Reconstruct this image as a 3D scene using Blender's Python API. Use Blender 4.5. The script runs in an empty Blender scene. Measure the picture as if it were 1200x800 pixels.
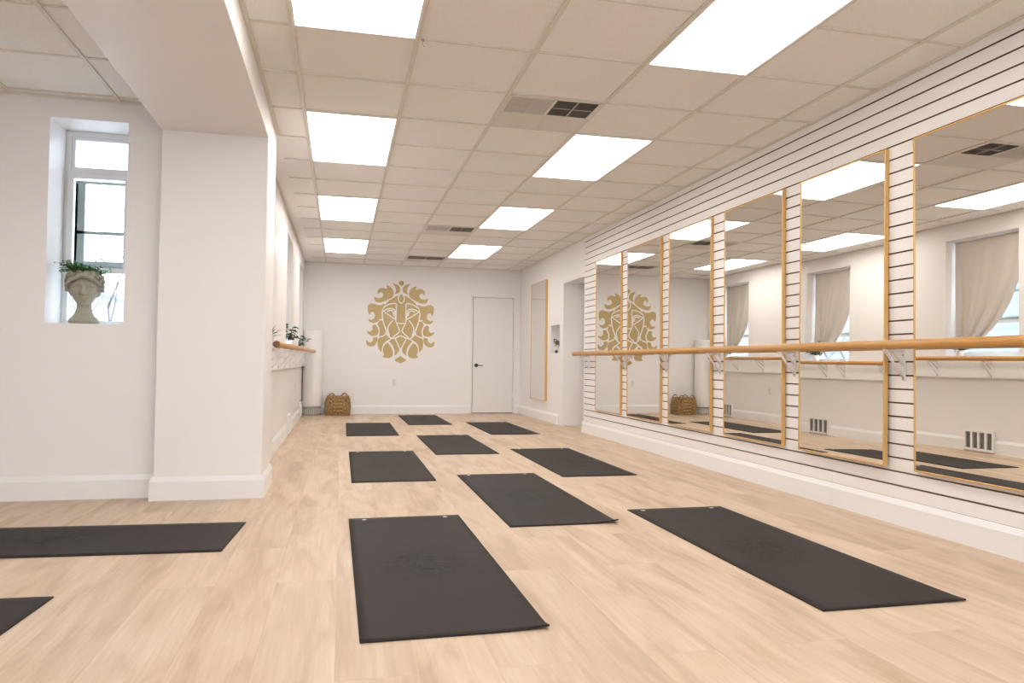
import bpy, bmesh, math, random
import numpy as np
from mathutils import Vector, Matrix, noise
random.seed(7)
C = bpy.context.scene.collection
PI = math.pi
# ------------------------------------------------------------------ camera data
F_PX, YAW, PITCH, ROLL = 863.34, 0.228234, 0.029342, 0.011736
HC, H = 0.8708, 2.489

# ------------------------------------------------------------------ materials
def new_mat(name):
    m = bpy.data.materials.new(name); m.use_nodes = True
    nt = m.node_tree; b = nt.nodes['Principled BSDF']
    return m, nt, b
def N(nt, typ, **kw):
    n = nt.nodes.new(typ)
    for k, v in kw.items(): setattr(n, k, v)
    return n
def lk(nt, a, b): nt.links.new(a, b)
def simple(name, col, rough=0.5, metal=0.0, bump=0.0, scale=60.0, var=0.0, spec=0.5, stretch=(1, 1, 1), sheen=0.0):
    m, nt, b = new_mat(name)
    b.inputs['Base Color'].default_value = (*col, 1); b.inputs['Roughness'].default_value = rough
    b.inputs['Metallic'].default_value = metal; b.inputs['Specular IOR Level'].default_value = spec
    if sheen: b.inputs['Sheen Weight'].default_value = sheen
    tc = N(nt, 'ShaderNodeTexCoord'); mp = N(nt, 'ShaderNodeMapping'); mp.inputs['Scale'].default_value = stretch
    lk(nt, tc.outputs['Object'], mp.inputs['Vector'])
    nz = N(nt, 'ShaderNodeTexNoise'); nz.inputs['Scale'].default_value = scale; nz.inputs['Detail'].default_value = 5
    lk(nt, mp.outputs['Vector'], nz.inputs['Vector'])
    if var > 0:
        mx = N(nt, 'ShaderNodeMix', data_type='RGBA')
        mx.inputs['A'].default_value = (*[c * (1 - var) for c in col], 1)
        mx.inputs['B'].default_value = (*[min(1, c * (1 + var)) for c in col], 1)
        lk(nt, nz.outputs['Fac'], mx.inputs['Factor']); lk(nt, mx.outputs['Result'], b.inputs['Base Color'])
    if bump > 0:
        bp = N(nt, 'ShaderNodeBump'); bp.inputs['Strength'].default_value = bump; bp.inputs['Distance'].default_value = 0.004
        lk(nt, nz.outputs['Fac'], bp.inputs['Height']); lk(nt, bp.outputs['Normal'], b.inputs['Normal'])
    return m
def emit(name, col, s):
    m, nt, b = new_mat(name)
    b.inputs['Base Color'].default_value = (0.9, 0.9, 0.9, 1)
    b.inputs['Emission Color'].default_value = (*col, 1); b.inputs['Emission Strength'].default_value = s
    return m

M = {}
M['wall'] = simple('painted plaster', (0.90, 0.872, 0.858), 0.42, bump=0.05, scale=220, spec=0.4)
M['trim'] = simple('white satin trim', (0.88, 0.868, 0.86), 0.35)
M['slat'] = simple('white slat board', (0.90, 0.872, 0.855), 0.45, bump=0.03, scale=150)
M['mdf'] = simple('raw brown board inside grooves', (0.22, 0.125, 0.08), 0.9)
M['bar_t'] = simple('cream ceiling grid metal', (0.74, 0.70, 0.63), 0.5)
M['white_metal'] = simple('white powder coated metal', (0.85, 0.84, 0.83), 0.35)
M['grille'] = simple('grey grille metal', (0.46, 0.43, 0.40), 0.5)
M['grille_dark'] = simple('dark duct', (0.05, 0.045, 0.04), 0.8)
M['vent_white'] = simple('pale diffuser metal', (0.76, 0.73, 0.69), 0.5)
M['vent_mid'] = simple('mid grey louvre', (0.56, 0.53, 0.50), 0.5)  # darker grey, used on the near left closed vent quarter
M['gold'] = simple('brushed gold frame', (0.72, 0.44, 0.16), 0.35, metal=0.35, bump=0.05, scale=40)
M['lion'] = simple('gold wall paint', (0.50, 0.37, 0.17), 0.38, metal=0.25, var=0.06, scale=30)
M['barre'] = simple('varnished oak dowel', (0.56, 0.29, 0.085), 0.35, var=0.22, scale=14, stretch=(6, 0.5, 6))
M['barre_end'] = simple('end grain oak', (0.17, 0.085, 0.035), 0.6, var=0.2, scale=60)
M['black'] = simple('black metal', (0.012, 0.012, 0.012), 0.35)
M['chrome'] = simple('bright screw metal', (0.6, 0.6, 0.6), 0.25, metal=1)
M['door'] = simple('painted door', (0.86, 0.835, 0.82), 0.38)
M['gap'] = simple('dark gap', (0.10, 0.07, 0.05), 0.9)
M['stone'] = simple('weathered grey cast stone', (0.39, 0.37, 0.29), 0.85, bump=0.5, scale=90, var=0.28)
M['leaf'] = simple('glossy leaf', (0.085, 0.23, 0.05), 0.45, var=0.5, scale=25)
M['leaf2'] = simple('dark leaf', (0.03, 0.075, 0.028), 0.4, var=0.4, scale=25)
M['pot'] = simple('white glazed pot', (0.82, 0.80, 0.78), 0.25)
M['soil'] = simple('potting soil', (0.05, 0.035, 0.025), 0.95, bump=0.8)
M['curtain'] = simple('cream linen', (0.66, 0.60, 0.54), 0.85, bump=0.25, scale=260, var=0.06, sheen=0.2)
M['vinyl'] = simple('white vinyl window', (0.78, 0.79, 0.79), 0.35)
M['sash'] = simple('grey green sash', (0.33, 0.39, 0.38), 0.45)
M['house'] = None
M['eyelet'] = simple('pale printed dot', (0.55, 0.54, 0.52), 0.4)
M['cyl'] = simple('white column casing', (0.88, 0.85, 0.83), 0.6)
M['cylbase'] = simple('grey base', (0.42, 0.39, 0.37), 0.4, metal=0.2, var=0.2)
M['outlet'] = simple('white outlet plastic', (0.80, 0.77, 0.74), 0.3)

# mirror glass
m, nt, b = new_mat('mirror glass'); b.inputs['Base Color'].default_value = (0.86, 0.845, 0.81, 1)
b.inputs['Metallic'].default_value = 1; b.inputs['Roughness'].default_value = 0.0; M['mirror'] = m
# window glass: thin clear
m = bpy.data.materials.new('clear window glass'); m.use_nodes = True; nt = m.node_tree; nt.nodes.clear()
o = N(nt, 'ShaderNodeOutputMaterial'); mx = N(nt, 'ShaderNodeMixShader'); tr = N(nt, 'ShaderNodeBsdfTransparent'); gl = N(nt, 'ShaderNodeBsdfGlossy')
gl.inputs['Roughness'].default_value = 0.02; mx.inputs[0].default_value = 0.05
tr.inputs['Color'].default_value = (0.95, 0.97, 0.98, 1)
lk(nt, tr.outputs[0], mx.inputs[1]); lk(nt, gl.outputs[0], mx.inputs[2]); lk(nt, mx.outputs[0], o.inputs[0]); M['glass'] = m

# diffuser lamps
M['lamp'] = emit('lit acrylic diffuser', (1.0, 0.97, 0.93), 5.1)

# floor: light oak vinyl planks running along Y
m, nt, b = new_mat('light oak planks')
tc = N(nt, 'ShaderNodeTexCoord'); mp = N(nt, 'ShaderNodeMapping'); mp.inputs['Rotation'].default_value = (0, 0, PI / 2)
lk(nt, tc.outputs['Object'], mp.inputs['Vector'])
br = N(nt, 'ShaderNodeTexBrick'); br.offset = 0.37; br.offset_frequency = 2
br.inputs['Color1'].default_value = (0, 0, 0, 1); br.inputs['Color2'].default_value = (1, 1, 1, 1); br.inputs['Mortar'].default_value = (0.5, 0.5, 0.5, 1)
br.inputs['Scale'].default_value = 1.0; br.inputs['Mortar Size'].default_value = 0.0012; br.inputs['Mortar Smooth'].default_value = 0.3
br.inputs['Brick Width'].default_value = 1.52; br.inputs['Row Height'].default_value = 0.228; br.inputs['Bias'].default_value = 0
lk(nt, mp.outputs[0], br.inputs['Vector'])
# grain coordinate shifted by plank id
sc = N(nt, 'ShaderNodeVectorMath', operation='SCALE'); sc.inputs['Scale'].default_value = 13.7
lk(nt, br.outputs['Color'], sc.inputs[0])
ad = N(nt, 'ShaderNodeVectorMath', operation='ADD'); lk(nt, tc.outputs['Object'], ad.inputs[0]); lk(nt, sc.outputs[0], ad.inputs[1])
m1 = N(nt, 'ShaderNodeMapping'); m1.inputs['Scale'].default_value = (8, 1.25, 1); lk(nt, ad.outputs[0], m1.inputs[0])
n1 = N(nt, 'ShaderNodeTexNoise'); n1.inputs['Scale'].default_value = 1.0; n1.inputs['Detail'].default_value = 6; n1.inputs['Distortion'].default_value = 0.9
lk(nt, m1.outputs[0], n1.inputs[0])
m2 = N(nt, 'ShaderNodeMapping'); m2.inputs['Scale'].default_value = (90, 3.5, 1); lk(nt, ad.outputs[0], m2.inputs[0])
n2 = N(nt, 'ShaderNodeTexNoise'); n2.inputs['Scale'].default_value = 1.0; n2.inputs['Detail'].default_value = 4; lk(nt, m2.outputs[0], n2.inputs[0])
r1 = N(nt, 'ShaderNodeValToRGB'); e = r1.color_ramp.elements
e[0].position = 0.33; e[0].color = (0.50, 0.36, 0.24, 1); e[1].position = 0.66; e[1].color = (0.665, 0.525, 0.395, 1)
e2 = r1.color_ramp.elements.new(0.47); e2.color = (0.60, 0.45, 0.32, 1)
lk(nt, n1.outputs['Fac'], r1.inputs[0])
v1 = N(nt, 'ShaderNodeMapRange'); v1.inputs['To Min'].default_value = 0.95; v1.inputs['To Max'].default_value = 1.04; lk(nt, br.outputs['Color'], v1.inputs['Value'])
v2 = N(nt, 'ShaderNodeMapRange'); v2.inputs['From Min'].default_value = .3; v2.inputs['From Max'].default_value = .7
v2.inputs['To Min'].default_value = 0.93; v2.inputs['To Max'].default_value = 1.05; lk(nt, n2.outputs['Fac'], v2.inputs['Value'])
mu = N(nt, 'ShaderNodeMath', operation='MULTIPLY'); lk(nt, v1.outputs[0], mu.inputs[0]); lk(nt, v2.outputs[0], mu.inputs[1])
vs = N(nt, 'ShaderNodeVectorMath', operation='SCALE'); lk(nt, r1.outputs[0], vs.inputs[0]); lk(nt, mu.outputs[0], vs.inputs['Scale'])
mm = N(nt, 'ShaderNodeMix', data_type='RGBA'); mm.inputs['B'].default_value = (0.40, 0.27, 0.17, 1)
fm = N(nt, 'ShaderNodeMath', operation='MULTIPLY'); fm.inputs[1].default_value = 0.35
lk(nt, br.outputs['Fac'], fm.inputs[0]); lk(nt, fm.outputs[0], mm.inputs['Factor']); lk(nt, vs.outputs[0], mm.inputs['A'])
lk(nt, mm.outputs['Result'], b.inputs['Base Color']); b.inputs['Roughness'].default_value = 0.42; b.inputs['Specular IOR Level'].default_value = 0.4
bp = N(nt, 'ShaderNodeBump'); bp.inputs['Strength'].default_value = 0.15; bp.inputs['Distance'].default_value = 0.002
lk(nt, n2.outputs['Fac'], bp.inputs['Height']); lk(nt, bp.outputs[0], b.inputs['Normal'])
M['floor'] = m

# ceiling tile: pinholed mineral fibre
m, nt, b = new_mat('mineral fibre ceiling tile')
tc = N(nt, 'ShaderNodeTexCoord'); n1 = N(nt, 'ShaderNodeTexNoise'); n1.inputs['Scale'].default_value = 230; n1.inputs['Detail'].default_value = 3
lk(nt, tc.outputs['Object'], n1.inputs[0])
r1 = N(nt, 'ShaderNodeValToRGB'); e = r1.color_ramp.elements
e[0].position = 0.36; e[0].color = (0.82, 0.795, 0.765, 1); e[1].position = 0.50; e[1].color = (0.93, 0.91, 0.885, 1)
lk(nt, n1.outputs['Fac'], r1.inputs[0]); lk(nt, r1.outputs[0], b.inputs['Base Color']); b.inputs['Roughness'].default_value = 0.9; b.inputs['Specular IOR Level'].default_value = 0.1
bp = N(nt, 'ShaderNodeBump'); bp.inputs['Strength'].default_value = 0.5; bp.inputs['Distance'].default_value = 0.002
lk(nt, n1.outputs['Fac'], bp.inputs['Height']); lk(nt, bp.outputs[0], b.inputs['Normal']); M['tile'] = m

# yoga mat rubber with faint dusty hand marks
m, nt, b = new_mat('black rubber mat')
tc = N(nt, 'ShaderNodeTexCoord'); oi = N(nt, 'ShaderNodeObjectInfo')
sc = N(nt, 'ShaderNodeVectorMath', operation='ADD'); lk(nt, tc.outputs['Object'], sc.inputs[0])
cb = N(nt, 'ShaderNodeCombineXYZ'); ml = N(nt, 'ShaderNodeMath', operation='MULTIPLY'); ml.inputs[1].default_value = 37.0
lk(nt, oi.outputs['Random'], ml.inputs[0]); lk(nt, ml.outputs[0], cb.inputs['Z']); lk(nt, cb.outputs[0], sc.inputs[1])
n1 = N(nt, 'ShaderNodeTexNoise'); n1.inputs['Scale'].default_value = 5.0; n1.inputs['Detail'].default_value = 8; n1.inputs['Roughness'].default_value = 0.65; n1.inputs['Distortion'].default_value = 1.2
lk(nt, sc.outputs[0], n1.inputs[0])
r1 = N(nt, 'ShaderNodeValToRGB'); e = r1.color_ramp.elements
e[0].position = 0.3; e[0].color = (0.026, 0.021, 0.0195, 1); e[1].position = 0.75; e[1].color = (0.040, 0.032, 0.030, 1)
lk(nt, n1.outputs['Fac'], r1.inputs[0]); b.inputs['Specular IOR Level'].default_value = .12
dm = N(nt, 'ShaderNodeMapping'); dm.inputs['Location'].default_value = (0, .05, 0); dm.inputs['Scale'].default_value = (1, .75, 1); lk(nt, tc.outputs['Object'], dm.inputs[0])
ln = N(nt, 'ShaderNodeVectorMath', operation='LENGTH'); lk(nt, dm.outputs[0], ln.inputs[0])
mk = N(nt, 'ShaderNodeMapRange'); mk.inputs['From Min'].default_value = .06; mk.inputs['From Max'].default_value = .24; mk.inputs['To Min'].default_value = 1; mk.inputs['To Max'].default_value = 0
lk(nt, ln.outputs['Value'], mk.inputs['Value'])
n3 = N(nt, 'ShaderNodeTexNoise'); n3.inputs['Scale'].default_value = 15; n3.inputs['Detail'].default_value = 4; n3.inputs['Distortion'].default_value = 2.0; lk(nt, sc.outputs[0], n3.inputs[0])
m3 = N(nt, 'ShaderNodeMapRange'); m3.inputs['From Min'].default_value = .45; m3.inputs['From Max'].default_value = .62; m3.inputs['To Max'].default_value = .85; lk(nt, n3.outputs['Fac'], m3.inputs['Value'])
mp3 = N(nt, 'ShaderNodeMath', operation='MULTIPLY'); lk(nt, mk.outputs[0], mp3.inputs[0]); lk(nt, m3.outputs[0], mp3.inputs[1])
mx3 = N(nt, 'ShaderNodeMix', data_type='RGBA'); mx3.inputs['B'].default_value = (.006, .0045, .004, 1); lk(nt, mp3.outputs[0], mx3.inputs['Factor']); lk(nt, r1.outputs[0], mx3.inputs['A'])
lk(nt, mx3.outputs['Result'], b.inputs['Base Color'])
rr = N(nt, 'ShaderNodeMapRange'); rr.inputs['To Min'].default_value = 0.48; rr.inputs['To Max'].default_value = 0.66; lk(nt, n1.outputs['Fac'], rr.inputs['Value']); lk(nt, rr.outputs[0], b.inputs['Roughness'])
n2 = N(nt, 'ShaderNodeTexNoise'); n2.inputs['Scale'].default_value = 500; lk(nt, tc.outputs['Object'], n2.inputs[0])
bp = N(nt, 'ShaderNodeBump'); bp.inputs['Strength'].default_value = 0.3; bp.inputs['Distance'].default_value = 0.001
lk(nt, n2.outputs['Fac'], bp.inputs['Height']); lk(nt, bp.outputs[0], b.inputs['Normal']); M['mat'] = m

# seagrass basket
m, nt, b = new_mat('woven seagrass')
tc = N(nt, 'ShaderNodeTexCoord'); n1 = N(nt, 'ShaderNodeTexNoise'); n1.inputs['Scale'].default_value = 55; n1.inputs['Detail'].default_value = 5
lk(nt, tc.outputs['Object'], n1.inputs[0]); r1 = N(nt, 'ShaderNodeValToRGB'); e = r1.color_ramp.elements
e[0].position = 0.35; e[0].color = (0.16, 0.085, 0.03, 1); e[1].position = 0.65; e[1].color = (0.52, 0.34, 0.15, 1)
lk(nt, n1.outputs['Fac'], r1.inputs[0]); lk(nt, r1.outputs[0], b.inputs['Base Color']); b.inputs['Roughness'].default_value = 0.75; M['basket'] = m

# house siding outside
m, nt, b = new_mat('pale clapboard siding')
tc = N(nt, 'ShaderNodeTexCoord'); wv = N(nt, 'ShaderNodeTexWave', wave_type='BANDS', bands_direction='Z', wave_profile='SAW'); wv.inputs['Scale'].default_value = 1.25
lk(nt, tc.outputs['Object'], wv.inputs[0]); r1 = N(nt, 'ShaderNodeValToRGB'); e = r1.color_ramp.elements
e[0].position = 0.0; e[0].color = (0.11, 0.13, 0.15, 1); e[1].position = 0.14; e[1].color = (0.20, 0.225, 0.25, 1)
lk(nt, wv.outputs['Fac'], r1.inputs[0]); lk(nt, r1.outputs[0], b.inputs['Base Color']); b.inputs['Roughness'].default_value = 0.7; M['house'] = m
M['bark'] = simple('grey bark', (0.12, 0.10, 0.10), 0.9, bump=0.5)
M['snow'] = simple('pale frosty ground', (0.62, 0.62, 0.62), 0.9, bump=0.5, scale=8, var=0.1)
M['dark_glass'] = simple('far window glass', (0.12, 0.14, 0.17), 0.15)

# ------------------------------------------------------------------ mesh helpers
class MB:
    def __init__(s): s.bm = bmesh.new()
    def box(s, x0, x1, y0, y1, z0, z1, mi=0):
        if x0 > x1: x0, x1 = x1, x0
        if y0 > y1: y0, y1 = y1, y0
        if z0 > z1: z0, z1 = z1, z0
        v = [s.bm.verts.new(p) for p in ((x0,y0,z0),(x1,y0,z0),(x1,y1,z0),(x0,y1,z0),(x0,y0,z1),(x1,y0,z1),(x1,y1,z1),(x0,y1,z1))]
        for f in ((0,3,2,1),(4,5,6,7),(0,1,5,4),(1,2,6,5),(2,3,7,6),(3,0,4,7)):
            fc = s.bm.faces.new([v[i] for i in f]); fc.material_index = mi
        return s
    def cyl(s, a, b, r, r2=None, n=16, mi=0, cap=True, capmi=None):
        a, b = Vector(a), Vector(b); r2 = r if r2 is None else r2
        d = (b - a).normalized(); t = Vector((0, 0, 1)) if abs(d.z) < .9 else Vector((1, 0, 0))
        u = d.cross(t).normalized(); w = d.cross(u)
        A = [s.bm.verts.new(a + (u*math.cos(2*PI*i/n) + w*math.sin(2*PI*i/n))*r) for i in range(n)]
        B = [s.bm.verts.new(b + (u*math.cos(2*PI*i/n) + w*math.sin(2*PI*i/n))*r2) for i in range(n)]
        for i in range(n):
            f = s.bm.faces.new((A[i], A[(i+1) % n], B[(i+1) % n], B[i])); f.smooth = True; f.material_index = mi
        if cap:
            for q in (list(reversed(A)), B):
                f = s.bm.faces.new(q); f.material_index = mi if capmi is None else capmi
        return s
    def tube(s, pts, r, n=8, mi=0):
        pts = [Vector(p) for p in pts]; rings = []
        rr = r if hasattr(r, '__len__') else [r]*len(pts)
        for i, p in enumerate(pts):
            d = (pts[min(i+1, len(pts)-1)] - pts[max(i-1, 0)]).normalized()
            t = Vector((0, 0, 1)) if abs(d.z) < .9 else Vector((1, 0, 0))
            u = d.cross(t).normalized(); w = d.cross(u)
            rings.append([s.bm.verts.new(p + (u*math.cos(2*PI*k/n) + w*math.sin(2*PI*k/n))*rr[i]) for k in range(n)])
        for A, B in zip(rings, rings[1:]):
            for k in range(n):
                f = s.bm.faces.new((A[k], A[(k+1) % n], B[(k+1) % n], B[k])); f.smooth = True; f.material_index = mi
        for q in (list(reversed(rings[0])), rings[-1]):
            s.bm.faces.new(q).material_index = mi
        return s
    def lathe(s, prof, c=(0, 0, 0), n=32, mi=0, sx=1, sy=1):
        rings = []
        for r, z in prof:
            rings.append([s.bm.verts.new((c[0] + sx*r*math.cos(2*PI*k/n), c[1] + sy*r*math.sin(2*PI*k/n), c[2] + z)) for k in range(n)])
        for A, B in zip(rings, rings[1:]):
            for k in range(n):
                f = s.bm.faces.new((A[k], A[(k+1) % n], B[(k+1) % n], B[k])); f.smooth = True; f.material_index = mi
        s.bm.faces.new(list(reversed(rings[0]))).material_index = mi
        s.bm.faces.new(rings[-1]).material_index = mi
        return s
    def extr(s, prof, axis, a, b, mi=0):
        """prof: list of 2D pts ccw; axis 'y' -> prof=(x,z); axis 'x' -> prof=(y,z)."""
        def P(p, t): return (p[0], t, p[1]) if axis == 'y' else (t, p[0], p[1])
        A = [s.bm.verts.new(P(p, a)) for p in prof]; B = [s.bm.verts.new(P(p, b)) for p in prof]
        n = len(prof)
        for i in range(n): s.bm.faces.new((A[i], A[(i+1) % n], B[(i+1) % n], B[i])).material_index = mi
        s.bm.faces.new(list(reversed(A))).material_index = mi; s.bm.faces.new(B).material_index = mi
        return s
    def build(s, name, mats, parent=None, kind=None, bevel=0, label=None, loc=None, normals=True, smooth=False):
        if normals: bmesh.ops.recalc_face_normals(s.bm, faces=s.bm.faces[:])
        me = bpy.data.meshes.new(name); s.bm.to_mesh(me); s.bm.free()
        for q in (mats if isinstance(mats, (list, tuple)) else [mats]): me.materials.append(q)
        if smooth:
            for p in me.polygons: p.use_smooth = True
        o = bpy.data.objects.new(name, me); C.objects.link(o)
        if loc is not None: o.location = loc
        if parent is not None: o.parent = parent
        if kind: o['kind'] = kind
        if label: o['label'] = label
        if bevel:
            md = o.modifiers.new('bevel', 'BEVEL'); md.width = bevel; md.segments = 2; md.limit_method = 'ANGLE'; md.angle_limit = math.radians(40)
        return o
def thing(name, label, cat, loc=(0, 0, 0), rot=(0, 0, 0), group=None):
    o = bpy.data.objects.new(name, None); C.objects.link(o); o.empty_display_size = 0.1
    o.location = loc; o.rotation_euler = rot; o['label'] = label; o['category'] = cat
    if group: o['group'] = group
    return o
def dup(root, loc, rot=None, label=None, group=None):
    def cp(o, par):
        c = o.copy(); C.objects.link(c)
        if par is not None: c.parent = par
        for ch in [q for q in list(bpy.data.objects) if q.parent is o]: cp(ch, c)
        return c
    r = cp(root, None); r.location = loc
    if rot is not None: r.rotation_euler = rot
    if label: r['label'] = label
    if group: r['group'] = group
    return r
def tag(o, label, cat, group=None):
    o['label'] = label; o['category'] = cat
    if group: o['group'] = group
    return o

# ------------------------------------------------------------------ room shell
YB, XR, XL = 12.50, 3.037, -0.60
MB().box(-4.2, -.9, -3.2, 5.48, -0.1, 0).box(-.9, 3.6, -3.2, YB + .2, -0.1, 0).build('floor', M['floor'], kind='structure')

# left wall with three openings
W1, W2, W3 = (6.04, 6.96), (8.56, 9.50), (11.08, 12.02)
WZ0, WZ1 = 1.00, 2.31
b = MB(); y = 5.30
for a, c in (W1, W2, W3):
    b.box(XL - .30, XL, y, a, 0, H + .1); b.box(XL - .30, XL, a, c, 0, WZ0); b.box(XL - .30, XL, a, c, WZ1, H + .1); y = c
b.box(XL - .30, XL, y, YB + .2, 0, H + .1)
b.build('wall_left', M['wall'], kind='structure')
# projecting dado ledge board that carries the left barre
b = MB(); b.box(XL, XL + .045, 5.50, 12.27, 0.785, 0.985)
b.build('trim_1', M['trim'], kind='structure', bevel=.003)
# back wall with door opening
DX0, DX1, DZ = 2.205, 2.925, 2.0
b = MB(); b.box(XL - .3, DX0, YB, YB + .2, 0, H + .1); b.box(DX1, 3.4, YB, YB + .2, 0, H + .1); b.box(DX0, DX1, YB, YB + .2, DZ, H + .1)
b.box(DX0, DX1, YB + .15, YB + .2, 0, DZ)
b.build('wall_back', M['wall'], kind='structure')
# right wall beyond the slat wall, with niche, and the door recess
XF = 3.045
b = MB(); NY0, NY1, NZ0, NZ1 = 10.10, 10.55, 1.025, 1.43
b.box(XF, XF + .35, 9.93, NY0, 0, H + .1); b.box(XF, XF + .35, NY1, YB, 0, H + .1)
b.box(XF, XF + .35, NY0, NY1, 0, NZ0); b.box(XF, XF + .35, NY0, NY1, NZ1, H + .1); b.box(XF + .16, XF + .35, NY0, NY1, NZ0, NZ1)
b.box(XF, XF + .35, 9.003, 9.93, 2.0, H + .1)
b.build('wall_right_far', M['wall'], kind='structure')
MB().box(XF + .30, XF + .34, 9.02, 9.91, 0.006, 1.995).build('door_2', M['door'], kind='structure')
MB().box(XR + .2, 3.6, 8.80, 9.003, 0, H + .1).box(XF + .345, 3.6, 9.003, 10.2, 0, H + .1).build('wall_recess', M['wall'], kind='structure')  # unseen blocks added round the recess to stop a light leak
# slat wall (grooved panels), profile extruded along Y
SL0, SL1 = -3.0, 9.0
prof = [(XR + .15, H + .1), (XR + .15, 0), (XR, 0)]
b = MB(); z = 2.434 - 30 * .0765; gz = [2.434 - .0765 * k for k in range(30, -1, -1) if 2.434 - .0765 * k > .05]
pt = [(XR, 0.0)]
for g in gz: pt += [(XR, g - .0045), (XR + .012, g - .0045), (XR + .012, g + .0045), (XR, g + .0045)]
pt.append((XR, H + .1)); pt += [(XR + .15, H + .1), (XR + .15, 0)]
seams = [SL0, -0.79, 1.65, 4.09, 6.53, SL1]
for ya, yb in zip(seams, seams[1:]):
    A = [b.bm.verts.new((x, ya + .001, zz)) for x, zz in pt]; B = [b.bm.verts.new((x, yb - .001, zz)) for x, zz in pt]
    n = len(pt)
    for i in range(n):
        f = b.bm.faces.new((A[i], A[(i+1) % n], B[(i+1) % n], B[i]))
        if pt[i][0] > XR + .005 and pt[(i+1) % n][0] < XR + .1 or (pt[i][0] == XR and pt[(i+1) % n][0] == XR + .012): f.material_index = 1
    b.bm.faces.new(list(reversed(A))); b.bm.faces.new(B)
b.build('wall_right', [M['slat'], M['mdf']], kind='structure')
MB().box(XR + .15, XR + .2, SL0, SL1, 0, H + .1).build('wall_right_backing', M['wall'], kind='structure')
# alcove wall with small window
AY = 5.06; AX0, AX1, AZ0, AZ1 = -1.78, -1.335, 1.08, 2.362
b = MB(); b.box(-4.2, AX0, AY, AY + .42, 0, H + .1); b.box(AX1, -1.10, AY, AY + .42, 0, H + .1)
b.box(AX0, AX1, AY, AY + .42, 0, AZ0); b.box(AX0, AX1, AY, AY + .42, AZ1, H + .1)
b.build('wall_alcove', M['wall'], kind='structure')
MB().box(-1.112, -0.475, 4.93, 5.48, 0, H + .05).build('wall_pillar', M['wall'], kind='structure', bevel=.008)
MB().box(-1.112, -0.475, -3.0, 4.935, 2.30, H + .05).build('wall_beam', M['wall'], kind='structure', bevel=.004)
b = MB()
RW = [(-3.3, -1.9), (.1, 2.3)]; xx = -4.2  # unseen rear openings, added so daylight reaches the walls
for a, c in RW: b.box(xx, a, -3.2, -3.0, 0, H + .1); b.box(a, c, -3.2, -3.0, 0, .75); b.box(a, c, -3.2, -3.0, 2.2, H + .1); xx = c
b.box(xx, 3.4, -3.2, -3.0, 0, H + .1)
b.build('wall_rear', M['wall'], kind='structure')
MB().box(-4.2, -4.0, -3.0, AY, 0, H + .1).build('wall_alcove_left', M['wall'], kind='structure')

# ceiling : rows and columns
def rowY(k): return 3.668 + .6096 * k + (.0018 * k * k if k > 0 else 0)
cols = [-.26 + .6096 * a for a in range(6)]           # -.26 ... 2.79
rows = [rowY(k) for k in range(-11, 15)]
rows = [r for r in rows if r < YB - .02]
lcols = [-1.385 - .6096 * a for a in range(5)]
lrows = [4.36 - .6096 * k for k in range(-1, 13)]
MB().box(-4.2, -.9, -3.2, 5.48, H + .006, H + .12).box(-.9, XF + .36, -3.2, YB + .2, H + .006, H + .12).build('ceiling', M['tile'], kind='structure')
b = MB(); t = .0115
for x in cols: b.box(x - t, x + t, -3, YB, H - .003, H + .0065)
for y in rows: b.box(-.47, XR, y - t * .72, y + t * .72, H - .001, H + .0065)
for x in lcols: b.box(x - t, x + t, -3, AY, H - .003, H + .0065)
for y in lrows: b.box(-4.0, -1.11, y - t * .72, y + t * .72, H - .001, H + .0065)
# perimeter angle
for (x0, x1, y0, y1) in ((XL, XL + .022, 5.48, YB), (-.475, -.453, -3, 5.48), (XR - .02, XR, -3, 9.0), (XF - .02, XF, 9.0, YB), (XL, XF, YB - .02, YB), (-4.0, -1.11, AY - .022, AY), (-1.134, -1.112, -3, AY)):
    b.box(x0, x1, y0, y1, H - .004, H + .0065)
b.build('trim_2', M['bar_t'], kind='structure')

# baseboards
def bb_prof(x, s, h=.145, t=.018):   # profile at plane x, protruding in direction s
    return [(x, 0), (x + s * t, 0), (x + s * t, h - .03), (x + s * t * .7, h - .018), (x + s * t * .45, h - .008), (x + s * .004, h), (x, h)]
VENTS = [(6.31, 6.70), (8.92, 9.36), (11.54, 11.94)]
b = MB(); y = 5.48
for a, c in VENTS: b.extr(bb_prof(XL, 1), 'y', y, a); y = c
b.extr(bb_prof(XL, 1), 'y', y, YB); b.build('baseboard_left', M['trim'], kind='structure')
b = MB(); b.extr(bb_prof(YB, -1), 'x', XL, DX0 - .03); b.extr(bb_prof(YB, -1), 'x', DX1 + .03, XF); b.build('baseboard_back', M['trim'], kind='structure')
b = MB(); b.extr(bb_prof(XF, -1), 'y', 10.12, YB); b.build('baseboard_right_far', M['trim'], kind='structure')
b = MB()
for ya, yb in zip([SL0, -.79, 1.65, 4.09, 6.53], [-.79, 1.65, 4.09, 6.53, SL1 + .01]): b.extr(bb_prof(XR, -1, .142, .018), 'y', ya + .001, yb - .001)
b.build('baseboard_right', M['trim'], kind='structure')
b = MB(); b.extr(bb_prof(AY, -1), 'x', -4.0, -1.13); b.build('baseboard_alcove', M['trim'], kind='structure')
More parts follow.
